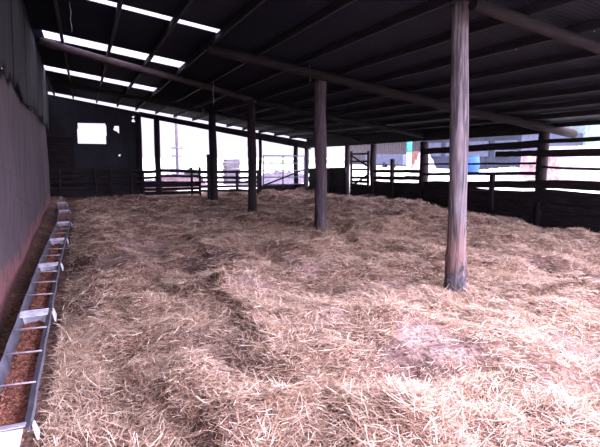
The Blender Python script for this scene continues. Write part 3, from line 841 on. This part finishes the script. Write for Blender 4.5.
bluem = flat('blue plastic', (.03, .09, .38)); darkm = flat('dark rubber', (.02, .02, .022)); silo = flat('pale blue tank', (.25, .27, .38)); lil = flat('grey stacked slabs', (.075, .065, .085))
pinkm = flat('pinkish rubble', (.085, .055, .065), scale=1.5, var=.6); hedge = flat('hedge green', (.22, .34, .16), scale=2, var=.5); rubw = flat('pale rubble', (.5, .5, .44), scale=1.5, var=.5)
shed('grey_shed', 'grey ribbed metal shed in the yard, seen over the three railed bay', 26, 348, 420, 3.0, 8, greyw, greyw, .35)
r_, lo, hi = shed('blue_shed', 'low blue-grey panelled shed beyond the fence right of the nearest pole', 24, 424, 521, 2.95, 5, blueg, greyw, 3.0)
for k in range(4):
    y = lo + (hi - lo) * (k + .12) / 4; mb = MB(); mb.box((23.9, y, 1.95), (23.96, y + (hi - lo) * .19, 2.5)); mb.box((23.9, y, 1.5), (23.96, y + (hi - lo) * .19, 1.9))
    build('panel', mb, bluel, r_)['label'] = 'paler blue panel'
r_, lo, hi = shed('teal_building', 'pale teal clad farm building rising behind the nearest fence bay', 30, 519, 660, 4.0, 8, tealm, greyw, 1.2)
mb = MB(); y = onx(525, 150, 29.8).y; mb.box((29.7, y - .25, GR), (29.9, y + .25, 3.0)); build('corner_strip', mb, whitem, r_)['label'] = 'white upright strip'
# teal and white upright
p = onx(409, 160, 21); root = thing('painted_post', 'upright post painted teal above and white below, in front of the grey shed', 'post', (p.x, p.y, GR))
mb = MB(); mb.tube([(21, p.y, GR), (21, p.y, 1.75)], .2, 10); build('lower_half', mb, whitem, root)['label'] = 'white lower half'
mb = MB(); mb.tube([(21, p.y, 1.75), (21, p.y, 2.7)], .2, 10); build('upper_half', mb, flat('teal paint', (.04, .26, .27)), root)['label'] = 'teal upper half'
# trailer
p = onx(386, 160, 22); root = thing('livestock_trailer', 'low silver-blue slatted trailer parked before the grey shed', 'trailer', (p.x, p.y, GR))
mb = MB(); mb.box((22, p.y - 2.4, GR + .25), (23.4, p.y + 3.2, 1.65))
for k in range(5): mb.box((21.94, p.y - 2.4, .95 + k * .15), (22, p.y + 3.2, .88 + .15 + k * .15))
build('body', mb, flat('silver-blue metal', (.12, .14, .22)), root)
for yy_ in (-1, .2):
    mb = MB(); mb.tube([(21.9, p.y + yy_, GR + .2), (22.15, p.y + yy_, GR + .2)], .2, 16); build('wheel', mb, darkm, root)
# brick stack
p = onx(416, 160, 20); mb = MB()
for k in range(5):
    for j in range(2): mb.box((20 + .02 * (k % 2), p.y - .45 + j * .5, GR + k * .245), (20.6, p.y + .02 + j * .5, GR + .23 + k * .245), .01)
tag(build('brick_stack', mb, redm, loc=(20, p.y, GR)), 'tall stack of red bricks beside the teal and white post', 'bricks')
# heaps of pale rubble and things on them
p = onx(505, 168, 19); mound('rubble_heap', 'long pale heap of rubble and rags in the yard behind the doubled rails', 'rubble', (19.8, p.y, GR), 1.2, 3.6, .32, rubw, 3)
p = onx(473.5, 161, 18.2); root = thing('blue_barrel', 'bright blue plastic barrel standing before the pale heap, just right of the nearest pole', 'barrel', (18.2, p.y, GR))
mb = MB(); mb.tube([(18.2, p.y, GR), (18.2, p.y, GR + .05), (18.2, p.y, .95), (18.2, p.y, .99), (18.2, p.y, 1.25), (18.2, p.y, 1.29), (18.2, p.y, 1.5), (18.2, p.y, 1.53)],
           [.25, .28, .29, .31, .31, .29, .28, .24], 20); build('drum', mb, bluem, root)
mb = MB(); mb.tube([(18.2, p.y, 1.53), (18.2, p.y, 1.56)], .26, 20); build('lid', mb, bluem, root)
p = onx(436, 160, 18); mound('plastic_heap', 'crumpled heap of pale plastic left of the nearest pole', 'plastic', (17.2, p.y, GR - .1), .7, .9, 1.1, flat('pale plastic', (.5, .46, .52), var=.6, scale=1.5), 5)
p = onx(528, 160, 17); mb = MB()
for k in range(3):
    mb.box((17, p.y - .5 + .06 * (k % 2), GR + k * .36), (17.7, p.y + .45 - .05 * (k % 3), GR + .34 + k * .36), .04)
tag(build('sack_stack', mb, flat('red and white sacks', (.55, .34, .37), var=.7, scale=2.5), loc=(17, p.y, GR)), 'red and white stacked sacks left of the post below the log end', 'sacks')
# pale block wall with faded reddish marks
ya, yb = onx(546, 160, 18).y, onx(680, 160, 18).y
mb = MB(); nb_ = 0
for k in range(6):
    y = yb + (.3 if k % 2 else 0)
    while y < ya:
        mb.box((18, y, GR + k * .225), (18.2, min(y + .57, ya + .1), GR + .215 + k * .225), .004); y += .59
o = tag(build('block_wall', mb, mat_noise('pale blocks with reddish wash', (.48, .30, .33), (.74, .68, .69), (.8, .78, .77), 1.6, (1, 1, 2.5)), loc=(18, yb, GR)),
        'pale block wall with faded reddish marks, seen through the nearest fence bay', 'wall')
p = onx(548, 150, 17); mound('bramble_clump', 'small reddish clump of dry weeds beside the post below the log end', 'weeds', (17, p.y - .2, GR), .4, .5, .85, flat('dry weeds', (.34, .2, .2), var=.6), 9)
# behind the open back
P = ony(177.5, 170, 36); root = thing('utility_pole', 'slim pole with two short cross arms far behind the open back', 'pole', (P.x, 36, G0))
mb = MB(); mb.tube([(P.x, 36, G0), (P.x, 36, 6.5)], [.1, .08], 10); build('mast', mb, lil, root)
for py in (148, 156):
    q_ = ony(177.5, py, 36); mb = MB(); mb.tube([(P.x - .35, 35.9, q_.z), (P.x + .35, 35.9, q_.z)], .05, 8); build('cross_arm', mb, lil, root)
P = ony(177.5, 170, 40); mb = MB()
mb.tube([(P.x, 40, G0), (P.x, 40, .3), (P.x, 40, 1.6), (P.x, 40, 2.1), (P.x, 40, 2.4)], [.55, .55, .42, .25, .08], 24)
tag(build('feed_hopper', mb, silo, loc=(P.x, 40, G0)), 'pale blue conical tank behind the slim pole', 'tank')
P = ony(233.5, 170, 33); mb = MB()
for k in range(8):
    mb.box((P.x - .48 + .03 * (k % 2), 33, G0 + k * .21), (P.x + .46 - .02 * (k % 3), 33.9, G0 + .19 + k * .21), .012)
tag(build('slab_stack', mb, lil, loc=(P.x, 33, G0)), 'grey lilac stack of slabs behind the five railed hurdle', 'slabs')
P = ony(178, 179, 30); mound('clay_heap', 'low pinkish heap of rubble behind the two railed fence', 'rubble', (P.x, 30.6, G0), 2.0, 1.2, .75, pinkm, 11)
P = ony(192, 175, 34); mound('black_heap', 'low dark heap behind the short twin posts of the back fence', 'heap', (P.x, 34, G0), .9, .8, .95, darkm, 12)
P = ony(149, 178, 27); mound('pale_heap', 'small pale heap behind the fence left of the lone back post', 'rubble', (P.x, 27, G0), .8, .6, .62, lil, 13)
P = ony(282, 182, 32); mound('lilac_heap', 'low greyish heap of rubble behind the tube gate', 'rubble', (P.x, 32, G0), 3.0, 1.4, .75, lil, 14)
# hedge bank far off at the right back corner
mound('hedge_bank', 'long light green hedge bank far beyond the right back corner', 'hedge', (26, 58, G0), 16, 2.5, 1.2, hedge, 15, n=60, rot=-.35)

# ------------------------------------------------------------------ daylight
SKY_LO, SKY_HI = .20, 2.2
w = bpy.data.worlds.new('overcast'); sc.world = w; w.use_nodes = True
n = w.node_tree; n.nodes.clear()
out = n.nodes.new('ShaderNodeOutputWorld'); bg = n.nodes.new('ShaderNodeBackground'); n.links.new(bg.outputs[0], out.inputs[0])
# bright cloud where the veiled sun stands (behind the camera to the right), duller cloud opposite
tc = n.nodes.new('ShaderNodeTexCoord'); dp = n.nodes.new('ShaderNodeVectorMath'); dp.operation = 'DOT_PRODUCT'
n.links.new(tc.outputs['Generated'], dp.inputs[0])
dp.inputs[1].default_value = Vector((.55, -.70, .50)).normalized()
mr = n.nodes.new('ShaderNodeMapRange'); mr.interpolation_type = 'SMOOTHERSTEP'
n.links.new(dp.outputs['Value'], mr.inputs[0])
for k_, v_ in ((1, -.5), (2, 1.0), (3, SKY_LO), (4, SKY_HI)): mr.inputs[k_].default_value = v_
bg.inputs[0].default_value = (1.0, .90, 1.2, 1); n.links.new(mr.outputs[0], bg.inputs[1])

sc.view_settings.view_transform = 'Standard'; sc.view_settings.look = 'None'
sc.view_settings.gamma = 1.0; sc.view_settings.use_curve_mapping = False
sc.view_settings.exposure = 2.52
